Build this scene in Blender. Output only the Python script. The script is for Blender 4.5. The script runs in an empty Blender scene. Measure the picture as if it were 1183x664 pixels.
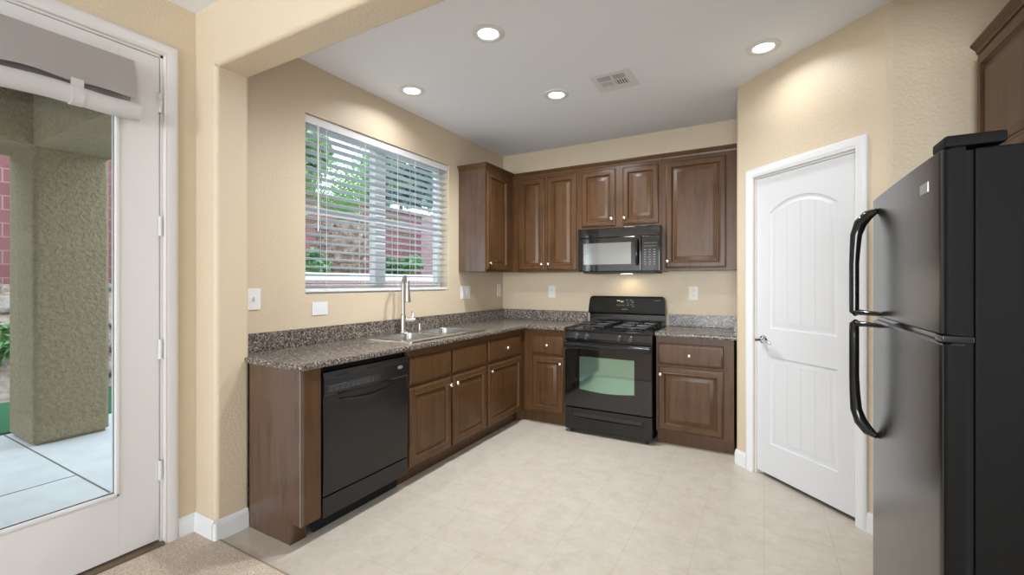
import bpy, bmesh, math, random
from mathutils import Vector, Matrix
R = math.radians
random.seed(7)
S = bpy.context.scene
COL = S.collection

# ------------------------------------------------------------------ camera, world, lights, exposure
F_PX, W_PX, H_PX = 515.0, 1183.0, 664.0
YAW = 29.48
cam_d = bpy.data.cameras.new('camera'); cam = bpy.data.objects.new('camera', cam_d); COL.objects.link(cam)
cam.location = (0, 0, 1.33); cam.rotation_euler = (R(90), 0, R(YAW))
cam_d.sensor_fit = 'HORIZONTAL'; cam_d.sensor_width = 36.0
cam_d.lens = 36.0 * F_PX / W_PX
cam_d.shift_y = (326.4 - H_PX / 2) / W_PX
cam_d.clip_start = 0.05
S.camera = cam
S.view_settings.view_transform = 'Standard'; S.view_settings.look = 'None'
S.view_settings.gamma = 1.0; S.view_settings.use_curve_mapping = False
S.view_settings.exposure = 0.06

WORLD_STRENGTH = 3.8
world = bpy.data.worlds.new('overcast_sky'); S.world = world; world.use_nodes = True
bg = world.node_tree.nodes['Background']
bg.inputs[0].default_value = (0.76, 0.88, 1.0, 1); bg.inputs[1].default_value = WORLD_STRENGTH

def area_light(name, loc, rot, sx, sy, power, color=(1, 1, 1), shape='RECTANGLE', spread=180):
    d = bpy.data.lights.new(name, 'AREA'); d.shape = shape; d.size = sx
    if shape == 'RECTANGLE': d.size_y = sy
    d.energy = power; d.color = color; d.spread = R(spread)
    o = bpy.data.objects.new(name, d); COL.objects.link(o); o.location = loc; o.rotation_euler = rot
    return o
# added area lamps outside unseen front room windows, placed and aimed as daylight fill
area_light('daylight_fill', (-1.35, -7.12, 1.40), (R(98), 0, 0), 2.0, 2.0, 48, (0.90, 0.96, 1.0), spread=80)
area_light('daylight_fill', (.85, -7.12, 1.40), (R(98), 0, R(2)), 1.9, 2.0, 48, (0.90, 0.96, 1.0), spread=80)
area_light('daylight_fill', (3.42, -1.6, 1.45), (R(108), 0, R(90)), 2.3, 2.0, 8, (0.90, 0.96, 1.0))
DOWNLIGHT_W = 19.0
ROOM_FILL_W = 1.0
HOOD_W = .6

# ------------------------------------------------------------------ materials
def mat(name, color=(.8, .8, .8), rough=.5, metal=0.0, **kw):
    m = bpy.data.materials.new(name); m.use_nodes = True
    b = m.node_tree.nodes['Principled BSDF']
    b.inputs['Base Color'].default_value = (*color, 1); b.inputs['Roughness'].default_value = rough
    b.inputs['Metallic'].default_value = metal
    for k, v in kw.items():
        b.inputs[k.replace('_', ' ')].default_value = v
    return m
def nt(m): return m.node_tree, m.node_tree.nodes['Principled BSDF']
def coords(t, scale=(1, 1, 1), kind='Object', rot=(0, 0, 0)):
    tc = t.nodes.new('ShaderNodeTexCoord'); mp = t.nodes.new('ShaderNodeMapping')
    mp.inputs['Scale'].default_value = scale; mp.inputs['Rotation'].default_value = rot
    t.links.new(tc.outputs[kind], mp.inputs[0]); return mp.outputs[0]
def noise(t, vec, scale, detail=3, rough=.5):
    n = t.nodes.new('ShaderNodeTexNoise'); n.inputs['Scale'].default_value = scale
    n.inputs['Detail'].default_value = detail; n.inputs['Roughness'].default_value = rough
    t.links.new(vec, n.inputs['Vector']); return n.outputs['Fac']
def ramp(t, fac, stops, const=False):
    r = t.nodes.new('ShaderNodeValToRGB'); el = r.color_ramp.elements
    if const: r.color_ramp.interpolation = 'CONSTANT'
    while len(el) < len(stops): el.new(.5)
    for e, (p, c) in zip(el, stops): e.position = p; e.color = (*c, 1)
    t.links.new(fac, r.inputs[0]); return r.outputs[0]
def bump(t, b, height, strength=.3, dist=.002):
    n = t.nodes.new('ShaderNodeBump'); n.inputs['Strength'].default_value = strength
    n.inputs['Distance'].default_value = dist
    t.links.new(height, n.inputs['Height']); t.links.new(n.outputs[0], b.inputs['Normal'])
def paint(name, color, rough=.5, bscale=75, bstr=.55, bdist=.005):
    m = mat(name, color, rough); t, b = nt(m)
    bump(t, b, noise(t, coords(t), bscale, 3, .55), bstr, bdist); return m

M = {}
M['wall'] = paint('cream_wall_paint', (0.68, 0.56, 0.405), .42)
M['ceiling'] = paint('ceiling_paint', (0.90, 0.93, 0.98), .7, 60, .25, .003)
M['trim'] = mat('white_trim_paint', (0.80, 0.80, 0.80), .38)
M['pdoor'] = mat('pantry_door_white', (0.70, 0.70, 0.71), .4)
M['patio_white'] = mat('patio_door_paint', (0.74, 0.715, 0.70), .42)
def wood(name, dark, mid, light, rough=.34, spec=.32):
    m = mat(name, mid, rough, 0, Specular_IOR_Level=spec); t, b = nt(m)
    v = coords(t, (7, 7, .7)); n1 = noise(t, v, 3.2, 6, .62)
    v2 = coords(t, (70, 70, 2.2)); n2 = noise(t, v2, 1.6, 3, .6)
    v3 = coords(t, (1, 1, 1)); n3 = noise(t, v3, 4.5, 2, .5)
    mx = t.nodes.new('ShaderNodeMath'); mx.operation = 'MULTIPLY_ADD'; mx.inputs[1].default_value = .45
    t.links.new(n2, mx.inputs[0]); t.links.new(n1, mx.inputs[2])
    mx2 = t.nodes.new('ShaderNodeMath'); mx2.operation = 'MULTIPLY_ADD'; mx2.inputs[1].default_value = .5
    t.links.new(n3, mx2.inputs[0]); t.links.new(mx.outputs[0], mx2.inputs[2])
    c = ramp(t, mx2.outputs[0], [(.50, dark), (.85, mid), (1.0, light)])
    t.links.new(c, b.inputs['Base Color']); bump(t, b, n2, .06, .001)
    return m
M['wood'] = wood('walnut_stained_wood', (.043, .0182, .0066), (.074, .0330, .0115), (.098, .046, .0175), .34)
M['glaze'] = M['wood']
M['toe'] = wood('dark_toe_kick_wood', (.035, .015, .007), (.065, .028, .013), (.09, .04, .019), .5)
M['cabside'] = wood('cabinet_side_wood', (.055, .027, .016), (.080, .041, .025), (.10, .054, .034), .22, .9)

g = mat('speckled_granite_laminate', (.2, .17, .14), .24); t, b = nt(g); v = coords(t)
n1 = noise(t, v, 85, 4, .7); n2 = noise(t, v, 160, 2, .6)
vo = t.nodes.new('ShaderNodeTexVoronoi'); vo.inputs['Scale'].default_value = 150; t.links.new(v, vo.inputs['Vector'])
mx = t.nodes.new('ShaderNodeMath'); mx.operation = 'MULTIPLY_ADD'; mx.inputs[1].default_value = .22
sp = t.nodes.new('ShaderNodeSeparateColor'); t.links.new(vo.outputs['Color'], sp.inputs[0])
t.links.new(sp.outputs[0], mx.inputs[0]); t.links.new(n1, mx.inputs[2])
c = ramp(t, mx.outputs[0], [(.40, (.010, .009, .008)), (.53, (.055, .042, .034)), (.62, (.16, .125, .098)), (.72, (.25, .215, .185)), (.80, (.42, .39, .36))])
t.links.new(c, b.inputs['Base Color']); M['granite'] = g

M['steel'] = mat('brushed_stainless', (.56, .55, .53), .28, 1.0)
M['rimsteel'] = mat('window_glint_steel', (.80, .79, .77), .2, 1.0)  # rim steel lightened, putting the window's reflection into its colour
M['nickel'] = mat('brushed_nickel', (.50, .46, .42), .3, 1.0)
M['knob'] = mat('satin_nickel_knob', (.85, .80, .73), .25, 1.0)
M['chrome'] = mat('chrome', (.8, .8, .8), .08, 1.0)
M['black'] = mat('black_enamel', (.010, .010, .010), .1)
M['blackmat'] = mat('black_matte', (.012, .012, .012), .5)
M['dwpanel'] = mat('dishwasher_black_plastic', (.012, .011, .011), .2, 0, Specular_IOR_Level=.4)
M['knobblack'] = mat('dark_grey_knob', (.045, .045, .045), .25)
M['iron'] = mat('cast_iron', (.012, .012, .012), .45)
M['burner'] = mat('burner_cap', (.02, .02, .02), .3)
M['gap'] = mat('dark_gap', (.004, .004, .004), .9)
M['darkglass'] = mat('black_glass', (.006, .006, .006), .04, 0, IOR=1.65)
og = mat('oven_window_coated_glass', (.30, .47, .38), .06, .85, IOR=1.8); M['ovenglass'] = og
mg = mat('microwave_window_glass', (.26, .26, .25), .1, .75, IOR=1.8); M['mwglass'] = mg
fr = mat('fridge_textured_black', (.012, .012, .012), .2, 0, IOR=1.8); t, b = nt(fr)
bump(t, b, noise(t, coords(t), 420, 2, .6), .22, .0006); M['fridge'] = fr
fs = mat('fridge_side_black', (.0075, .007, .0065), .5, 0, Specular_IOR_Level=.10); t, b = nt(fs)
bump(t, b, noise(t, coords(t), 420, 2, .6), .3, .0008); M['fridgeside'] = fs
M['fridgeedge'] = mat('fridge_door_edge_black', (.010, .010, .010), .16)
M['mark'] = mat('pale_grey_print', (.30, .30, .30), .5)
M['dim'] = mat('dim_grey_print', (.09, .09, .09), .5)
M['badge'] = mat('silver_badge', (.6, .6, .6), .3, 1.0)
M['plate'] = mat('white_plastic_plate', (.82, .82, .81), .3)
M['ivory'] = mat('ivory_plastic_plate', (.78, .72, .62), .35)
M['slot'] = mat('outlet_slot', (.05, .05, .05), .5)
M['hinge'] = mat('painted_hinge', (.74, .73, .72), .35)
bl = mat('shaded_blind_slat', (.50, .555, .585), .5); M['blind'] = bl  # white slats' backlit shade is put into this grey-blue base
M['vinyl_white'] = mat('white_vinyl_frame', (.82, .82, .82), .35)
sh = mat('taupe_shade_fabric', (.37, .335, .315), .85); t, b = nt(sh)
bump(t, b, noise(t, coords(t), 600, 2, .5), .3, .0006); M['shade'] = sh
sh2 = mat('pale_shade_roll_fabric', (.60, .575, .56), .8); t, b = nt(sh2)
bump(t, b, noise(t, coords(t), 600, 2, .5), .3, .0006); M['shaderoll'] = sh2
def emis(name, color, s):
    m = mat(name, (.9, .9, .9), .4); _, b = nt(m)
    b.inputs['Emission Color'].default_value = (*color, 1); b.inputs['Emission Strength'].default_value = s; return m
M['lens'] = emis('downlight_lens', (1, .98, .95), 6.0)
M['clock'] = emis('green_clock_digits', (.35, .65, .25), .35)
M['hoodlens'] = emis('hood_lamp_lens', (1, .85, .6), 4.0)

# vinyl floor: pale marbled tiles, faint joints
fl = mat('beige_marbled_vinyl', (.6, .53, .43), .34); t, b = nt(fl); v = coords(t)
br = t.nodes.new('ShaderNodeTexBrick'); br.offset = 0; br.inputs['Scale'].default_value = 1
br.inputs['Brick Width'].default_value = .305; br.inputs['Row Height'].default_value = .305
br.inputs['Mortar Size'].default_value = .0016; br.inputs['Mortar Smooth'].default_value = .4
br.inputs['Color1'].default_value = (1, 1, 1, 1); br.inputs['Color2'].default_value = (.975, .972, .965, 1); br.inputs['Mortar'].default_value = (.80, .77, .73, 1)
t.links.new(v, br.inputs['Vector'])
wn = noise(t, v, 9, 8, .7); wv = noise(t, coords(t, (1, 1, 1)), 26, 5, .75)
ad = t.nodes.new('ShaderNodeMath'); ad.operation = 'MULTIPLY_ADD'; ad.inputs[1].default_value = .5; t.links.new(wv, ad.inputs[0]); t.links.new(wn, ad.inputs[2])
c = ramp(t, ad.outputs[0], [(.55, (.53, .465, .385)), (.72, (.585, .52, .44)), (.9, (.63, .565, .485))])
mm = t.nodes.new('ShaderNodeMix'); mm.data_type = 'RGBA'; mm.blend_type = 'MULTIPLY'; mm.inputs[0].default_value = 1
t.links.new(c, mm.inputs[6]); t.links.new(br.outputs['Color'], mm.inputs[7]); t.links.new(mm.outputs[2], b.inputs['Base Color'])
bump(t, b, br.outputs['Fac'], -.15, .001) if False else None
M['vinyl'] = fl
cp = mat('beige_cut_pile_carpet', (.4, .32, .25), .95); t, b = nt(cp); v = coords(t)
n1 = noise(t, v, 190, 3, .7); n2 = noise(t, v, 9, 2)
c = ramp(t, n1, [(.32, (.42, .32, .235)), (.52, (.70, .58, .47)), (.70, (.88, .77, .65))]); t.links.new(c, b.inputs['Base Color'])
bump(t, b, n1, .9, .006); M['carpet'] = cp

# outdoors
def stucco(name, c1, c2, sc=30, dist=.035):
    m = mat(name, c1, .9); t, b = nt(m); v = coords(t); n = noise(t, v, sc, 5, .6)
    c = ramp(t, n, [(.3, c2), (.65, c1)]); t.links.new(c, b.inputs['Base Color']); bump(t, b, n, 1.0, dist); return m
M['stucco'] = stucco('olive_tan_stucco', (.33, .275, .175), (.25, .205, .125))
cc = mat('pale_concrete', (.6, .62, .64), .8); t, b = nt(cc)
n = noise(t, coords(t), 6, 5); t.links.new(ramp(t, n, [(.3, (.62, .64, .66)), (.7, (.70, .72, .74))]), b.inputs['Base Color']); M['concrete'] = cc
def blocks(name, c1, c2, mortar, kind='Object', rot=(R(90), 0, 0)):
    m = mat(name, c1, .9); t, b = nt(m); v = coords(t, (1, 1, 1), kind, rot)
    br = t.nodes.new('ShaderNodeTexBrick'); br.inputs['Scale'].default_value = 1; br.inputs['Brick Width'].default_value = .4; br.inputs['Row Height'].default_value = .2
    br.inputs['Mortar Size'].default_value = .008; br.inputs['Color1'].default_value = (*c1, 1); br.inputs['Color2'].default_value = (*c2, 1); br.inputs['Mortar'].default_value = (*mortar, 1)
    t.links.new(v, br.inputs['Vector']); t.links.new(br.outputs['Color'], b.inputs['Base Color']); return m
M['block'] = blocks('red_block_masonry', (.235, .09, .093), (.20, .075, .08), (.32, .20, .195))
M['block2'] = blocks('pink_block_masonry', (.52, .33, .34), (.46, .28, .29), (.6, .46, .45))
M['cap'] = mat('pale_wall_cap', (.75, .72, .72), .8)
M['earth'] = stucco('rocky_soil', (.42, .34, .28), (.22, .17, .14), 14, .04)
M['rock'] = stucco('pale_rock', (.52, .46, .42), (.30, .25, .23), 9, .03)
tf = mat('artificial_turf', (.03, .16, .07), .9); t, b = nt(tf); n = noise(t, coords(t), 160, 3, .7)
t.links.new(ramp(t, n, [(.3, (.012, .09, .04)), (.7, (.05, .26, .11))]), b.inputs['Base Color']); bump(t, b, n, .9, .02); M['turf'] = tf
def leaf(name, c1, c2):
    m = mat(name, c1, .55); t, b = nt(m); n = noise(t, coords(t), 5, 3)
    t.links.new(ramp(t, n, [(.35, c2), (.65, c1)]), b.inputs['Base Color']); return m
M['leaf'] = leaf('green_leaves', (.16, .34, .12), (.07, .20, .08))
M['leafblue'] = leaf('blue_green_leaves', (.14, .28, .22), (.06, .16, .14))
M['frond'] = leaf('palm_frond_green', (.26, .46, .14), (.14, .30, .09))
M['bark'] = stucco('palm_bark', (.46, .34, .27), (.13, .085, .07), 8, .05)
M['trunk'] = stucco('tree_bark', (.16, .12, .09), (.08, .06, .05), 12, .02)
gm = bpy.data.materials.new('clear_pane'); gm.use_nodes = True; t = gm.node_tree; t.nodes.clear()
o_ = t.nodes.new('ShaderNodeOutputMaterial'); mxs = t.nodes.new('ShaderNodeMixShader'); tr = t.nodes.new('ShaderNodeBsdfTransparent'); gl = t.nodes.new('ShaderNodeBsdfGlossy')
lw_ = t.nodes.new('ShaderNodeLayerWeight'); lw_.inputs[0].default_value = .5; pw_ = t.nodes.new('ShaderNodeMath'); pw_.operation = 'POWER'; pw_.inputs[1].default_value = 5; t.links.new(lw_.outputs['Facing'], pw_.inputs[0]); frn = t.nodes.new('ShaderNodeMath'); frn.operation = 'MULTIPLY_ADD'; frn.inputs[1].default_value = .9; frn.inputs[2].default_value = .03; t.links.new(pw_.outputs[0], frn.inputs[0]); gl.inputs['Roughness'].default_value = .02; tr.inputs[0].default_value = (.94, .96, .95, 1)
t.links.new(frn.outputs[0], mxs.inputs[0]); t.links.new(tr.outputs[0], mxs.inputs[1]); t.links.new(gl.outputs[0], mxs.inputs[2]); t.links.new(mxs.outputs[0], o_.inputs[0]); M['glass'] = gm

# ------------------------------------------------------------------ mesh helpers
class MB:
    def __init__(s): s.bm = bmesh.new()
    def _join(s, b2):
        me = bpy.data.meshes.new('tmp'); b2.to_mesh(me); b2.free(); s.bm.from_mesh(me); bpy.data.meshes.remove(me); return s
    def box(s, x0, x1, y0, y1, z0, z1, bev=0, seg=2):
        b2 = bmesh.new(); bmesh.ops.create_cube(b2, size=1)
        for v in b2.verts:
            v.co = Vector(((x0 + x1) / 2 + v.co.x * (x1 - x0), (y0 + y1) / 2 + v.co.y * (y1 - y0), (z0 + z1) / 2 + v.co.z * (z1 - z0)))
        if bev: bmesh.ops.bevel(b2, geom=list(b2.edges), offset=bev, segments=seg, affect='EDGES', profile=.5)
        return s._join(b2)
    def prism(s, pts, a0, a1, axis='z', bev=0, vert_bev=None):
        b2 = bmesh.new()
        def P(p, a):
            return {'z': (p[0], p[1], a), 'x': (a, p[0], p[1]), 'y': (p[0], a, p[1])}[axis]
        lo = [b2.verts.new(P(p, a0)) for p in pts]; hi = [b2.verts.new(P(p, a1)) for p in pts]
        n = len(pts); b2.faces.new(lo); b2.faces.new(hi)
        for i in range(n): b2.faces.new((lo[i], lo[(i + 1) % n], hi[(i + 1) % n], hi[i]))
        bmesh.ops.recalc_face_normals(b2, faces=list(b2.faces))
        if bev: bmesh.ops.bevel(b2, geom=list(b2.edges), offset=bev, segments=2, affect='EDGES', profile=.5)
        return s._join(b2)
    def loft(s, loops, cap0=True, cap1=True):
        b2 = bmesh.new(); L = [[b2.verts.new(p) for p in lp] for lp in loops]; n = len(L[0])
        for a, c in zip(L, L[1:]):
            for i in range(n): b2.faces.new((a[i], a[(i + 1) % n], c[(i + 1) % n], c[i]))
        if cap0: b2.faces.new(L[0])
        if cap1: b2.faces.new(L[-1])
        bmesh.ops.recalc_face_normals(b2, faces=list(b2.faces)); return s._join(b2)
    def lathe(s, prof, center=(0, 0, 0), axis='z', n=24, cap=True):
        loops = []
        for r, h in prof:
            lp = []
            for i in range(n):
                a = 2 * math.pi * i / n; c, d = r * math.cos(a), r * math.sin(a)
                p = {'z': (c, d, h), 'y': (c, h, d), 'x': (h, c, d)}[axis]
                lp.append(Vector(p) + Vector(center))
            loops.append(lp)
        return s.loft(loops, cap, cap)
    def tube(s, pts, rad, n=10, sy=1.0, closed=False):
        pts = [Vector(p) for p in pts]; rads = rad if isinstance(rad, (list, tuple)) else [rad] * len(pts); loops = []; up = None
        for i, p in enumerate(pts):
            d = (pts[min(i + 1, len(pts) - 1)] - pts[max(i - 1, 0)]).normalized()
            if up is None:
                up = Vector((0, 0, 1)) if abs(d.z) < .9 else Vector((1, 0, 0))
            sx = d.cross(up)
            if sx.length < 1e-4: sx = d.cross(Vector((0, 1, 0)))
            sx.normalize(); up = sx.cross(d).normalized()
            loops.append([p + sx * rads[i] * math.cos(2 * math.pi * k / n) + up * rads[i] * sy * math.sin(2 * math.pi * k / n) for k in range(n)])
        return s.loft(loops)
    def quad(s, *p): s.bm.faces.new([s.bm.verts.new(q) for q in p]); return s
    def xf(s, m): bmesh.ops.transform(s.bm, matrix=m, verts=list(s.bm.verts)); return s
    def build(s, name, m, parent=None, smooth=35):
        me = bpy.data.meshes.new(name); s.bm.to_mesh(me); s.bm.free()
        me.materials.append(m)
        if smooth:
            for p in me.polygons: p.use_smooth = True
            me.set_sharp_from_angle(angle=R(smooth))
        o = bpy.data.objects.new(name, me); COL.objects.link(o)
        if smooth:
            wn_ = o.modifiers.new('weighted_normal', 'WEIGHTED_NORMAL'); wn_.keep_sharp = True
        if parent: o.parent = parent
        return o
def tag(o, label, cat, group=None):
    o['label'] = label; o['category'] = cat
    if group: o['group'] = group
    return o
def struct(o, label=None):
    o['kind'] = 'structure'
    if label: o['label'] = label
    return o
def empty(name, loc=(0, 0, 0), rz=0):
    o = bpy.data.objects.new(name, None); COL.objects.link(o); o.location = loc; o.rotation_euler = (0, 0, rz); o.empty_display_size = .1; return o
def thing(name, label, cat, loc=(0, 0, 0), rz=0, group=None): return tag(empty(name, loc, rz), label, cat, group)
def copy_tree(o, parent=None):
    c = o.copy(); COL.objects.link(c)
    if parent: c.parent = parent
    for ch in list(o.children): copy_tree(ch, c)
    return c
def arc2(cx, cy, r, a0, a1, n=6): return [(cx + r * math.cos(R(a0 + (a1 - a0) * i / n)), cy + r * math.sin(R(a0 + (a1 - a0) * i / n))) for i in range(n + 1)]

# ------------------------------------------------------------------ key dimensions
XL, XP, YB, ZC = -2.60, -2.65, 4.39, 2.77           # kitchen left wall, patio wall, back wall, ceiling
JX, JY0, JY1, ZB = -2.455, 1.245, 1.42, 2.447       # jamb stub and header
WY0, WY1, WZ0, WZ1 = 1.865, 3.385, 1.255, 2.44       # kitchen window opening
PK = 3.50                                            # diagonal pantry wall: x + y = PK
PLx, PRx = -0.175, 0.558                             # its two corners
RY = PK - PRx                                        # return wall
XR = 1.23

# ------------------------------------------------------------------ setting
struct(MB().box(-2.46, XR + .1, 1.262, YB + .1, -.05, 0).box(-2.65, -2.46, 1.42, YB + .1, -.05, 0).build('floor', M['vinyl']), 'pale beige marbled vinyl tile kitchen floor')
struct(MB().box(XP - .02, 3.4, -7.0, 1.252, -.05, .008).build('floor_carpet', M['carpet']), 'beige carpet of the front room')
struct(MB().box(-2.46, XR, 1.252, 1.264, -.05, .006).build('trim_carpet_edge', mat('carpet_edge_strip', (.36, .29, .22), .6)))
# ceiling with holes is not needed: downlights are surface trims
struct(MB().box(XP - .1, 3.5, -7.1, YB + .1, ZC, ZC + .1).build('ceiling', M['ceiling']))
# left kitchen wall with window opening
T = .16
w = MB()
w.box(XL - T, XL, JY0 + .01, WY0, -.05, ZC).box(XL - T, XL, WY1, YB, -.05, ZC)
w.box(XL - T, XL, WY0, WY1, -.05, WZ0).box(XL - T, XL, WY0, WY1, WZ1, ZC)
struct(w.build('wall_left', M['wall']))
struct(MB().box(XL - T, XR + .2, YB, YB + .12, -.05, ZC).build('wall_back', M['wall']))
# patio-door wall (door opening y .165-1.10)
DY0, DY1, DZ = .165, 1.098, 2.478
w = MB(); w.box(XP - T, XP, DY1, JY0 + .01, -.05, ZC).box(XP - T, XP, -7.0, DY0, -.05, ZC).box(XP - T, XP, DY0, DY1, DZ, ZC)
struct(w.build('wall_patio', M['wall']))
# jamb stub with bullnose corners, header beam
r = .022
pts = [(XP - .02, JY0)] + arc2(JX - r, JY0 + r, r, -90, 0) + arc2(JX - r, JY1 - r, r, 0, 90) + [(XL - .02, JY1), (XL - .02, JY0 + .02), (XP - .02, JY0 + .02)]
struct(MB().prism(pts, -.05, ZB).box(XP - .02, JX, JY0, JY1, ZB, ZC).build('wall_jamb', M['wall']))
pts = [(JY0, ZC)] + arc2(JY0 + r, ZB + r, r, 180, 270) + arc2(JY1 - r, ZB + r, r, 270, 360) + [(JY1, ZC)]
struct(MB().prism(pts, JX, 3.4, 'x').build('wall_header', M['wall']), 'cream drywall header over the opening to the kitchen')
# pantry walls: left return + diagonal left of the door, diagonal right + right return, above the door
q = math.sqrt(.5)
P0 = Vector((PLx, PK - PLx))                         # left corner; local s runs along (q,-q)
def dg(s_, d=0): return (P0.x + q * s_ + q * d, P0.y - q * s_ + q * d)     # d = depth into the wall
LEN = (PRx - PLx) / q
DS0, DS1, PDZ = .158, .872, 2.065                    # door opening along the diagonal
def rc(pc, pa, pb, r=.02, n=5):
    pc, pa, pb = Vector(pc), Vector(pa), Vector(pb); a = pc + (pa - pc).normalized() * r; b_ = pc + (pb - pc).normalized() * r
    return [tuple((a * (1 - t) + pc * t) * (1 - t) + (pc * (1 - t) + b_ * t) * t) for t in [i / n for i in range(n + 1)]]
th_ = .11
cL = (PLx, PK - PLx)
left = [(PLx, YB + .02)] + rc(cL, (PLx, YB), dg(DS0)) + [dg(DS0), dg(DS0, th_), (PLx + th_, PK - PLx + .05), (PLx + th_, YB + .02)]
struct(MB().prism(left, -.05, ZC).build('wall_pantry_left', M['wall']))
cR = (PRx, RY)
right = [dg(DS1)] + rc(cR, dg(DS1), (XR, RY)) + [(XR + .02, RY), (XR + .02, RY + th_), (PRx + .05, RY + th_), dg(DS1, th_)]
struct(MB().prism(right, -.05, ZC).build('wall_pantry_right', M['wall']))
struct(MB().prism([dg(DS0 - .001), dg(DS1 + .001), dg(DS1 + .001, th_), dg(DS0 - .001, th_)], PDZ, ZC).build('wall_pantry_over', M['wall']))
struct(MB().box(XR, XR + .12, 1.3, YB, -.05, ZC).build('wall_right', M['wall']))
# front room (behind the camera)
w = MB()
for x0, x1 in ((XP - .1, -2.4), (-.3, -.15), (1.85, 3.4)): w.box(x0, x1, -7.06, -6.94, -.05, ZC)
for x0, x1 in ((-2.4, -.3), (-.15, 1.85)): w.box(x0, x1, -7.06, -6.94, -.05, .35).box(x0, x1, -7.06, -6.94, 2.45, ZC)
struct(w.build('wall_front', M['wall']))
w = MB(); w.box(3.2, 3.32, -7.0, -2.8, -.05, ZC).box(3.2, 3.32, -.4, 1.42, -.05, ZC).box(3.2, 3.32, -2.8, -.4, -.05, .35).box(3.2, 3.32, -2.8, -.4, 2.45, ZC)
w.box(XR + .1, 3.32, 1.3, 1.42, -.05, ZB + .05)
struct(w.build('wall_front_right', M['wall']))

# baseboards
BH = .105
def bb(name, a, b_, out):
    a, b_ = Vector(a), Vector(b_); d = (b_ - a); L = d.length; d.normalize(); n = Vector(out).normalized()
    prof = [(0, 0), (.014, 0), (.014, BH - .03), (.011, BH - .016), (.006, BH - .004), (.004, BH), (0, BH)]
    m_ = MB(); loops = []
    for e in (a, b_): loops.append([(e.x + n.x * p, e.y + n.y * p, z) for p, z in prof])
    m_.loft(loops); return m_
m_ = bb('', (XP, DY1 + .062), (XP, JY0), (1, 0)); m2 = bb('', (XP, JY0), (JX - .01, JY0), (0, -1))
for mm_ in (m2, bb('', (JX, JY0 - .0), (JX, JY1 - .012), (1, 0))): m_._join(mm_.bm)
m_.prism([(JX - .012, JY0)] + [(JX - .0, JY0 - .0)] + arc2(JX, JY0, .014, 0, -90, 4), 0, BH - .008)
struct(m_.build('baseboard_left', M['trim']))
m_ = bb('', dg(.0), dg(DS0 - .062), (-1, -1)); m_._join(bb('', dg(DS1 + .062), dg(LEN), (-1, -1)).bm); m_._join(bb('', (PRx, RY), (XR, RY), (0, -1)).bm); m_._join(bb('', (PLx, PK - PLx + .012), (PLx, PK - PLx - .002), (-1, 0)).bm)
struct(m_.build('baseboard_pantry', M['trim']))

# casings: profile swept round an opening in local (x along wall, face towards -y)
def casing(x0, x1, ztop, wdt=.062):
    prof = [(0, 0), (.0, -.010), (.006, -.013), (.012, -.012), (.018, -.015), (wdt - .022, -.018), (wdt - .012, -.018), (wdt - .004, -.015), (wdt, -.010), (wdt, 0)]
    m_ = MB(); loops = []
    for (px, pz, sx, sz) in ((x0, 0, -1, 0), (x0, ztop, -1, 1), (x1, ztop, 1, 1), (x1, 0, 1, 0)):
        loops.append([(px + sx * o, y, pz + sz * o) for o, y in prof])
    m_.loft(loops); return m_
c_ = casing(DY0, DY1, DZ); o = c_.build('trim_1', M['trim']); o.location = (XP, 0, 0); o.rotation_euler = (0, 0, R(90)); struct(o, 'white casing round the patio door'); o.data.materials[0] = M['patio_white']
c_ = casing(DS0, DS1, PDZ); o = c_.build('trim_2', M['trim']); o.location = (P0.x, P0.y, 0); o.rotation_euler = (0, 0, R(-45)); struct(o, 'white casing round the pantry door')

# door jamb linings + stops
m_ = MB().box(DS0, DS0 + .012, .012, .10, 0, PDZ).box(DS1 - .012, DS1, .012, .10, 0, PDZ).box(DS0, DS1, .012, .10, PDZ - .012, PDZ)
m_.box(DS0 + .012, DS0 + .024, .058, .07, 0, PDZ - .012).box(DS1 - .024, DS1 - .012, .058, .07, 0, PDZ - .012)
o = m_.build('trim_3', M['trim']); o.location = (P0.x, P0.y, 0); o.rotation_euler = (0, 0, R(-45)); struct(o, 'pantry door jamb lining')
m_ = MB().box(DY0, DY0 + .012, .005, .15, .02, DZ).box(DY1 - .012, DY1, .005, .15, .02, DZ).box(DY0, DY1, .005, .15, DZ - .012, DZ)
o = m_.build('trim_4', M['patio_white']); o.location = (XP, 0, 0); o.rotation_euler = (0, 0, R(90)); struct(o, 'patio door jamb lining')
o = MB().box(DY0, DY1, -.02, .16, -.02, .024, .004).build('trim_5', mat('bronze_threshold', (.16, .11, .07), .4)); o.location = (XP, 0, 0); o.rotation_euler = (0, 0, R(90)); struct(o, 'dark metal patio door threshold')

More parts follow.
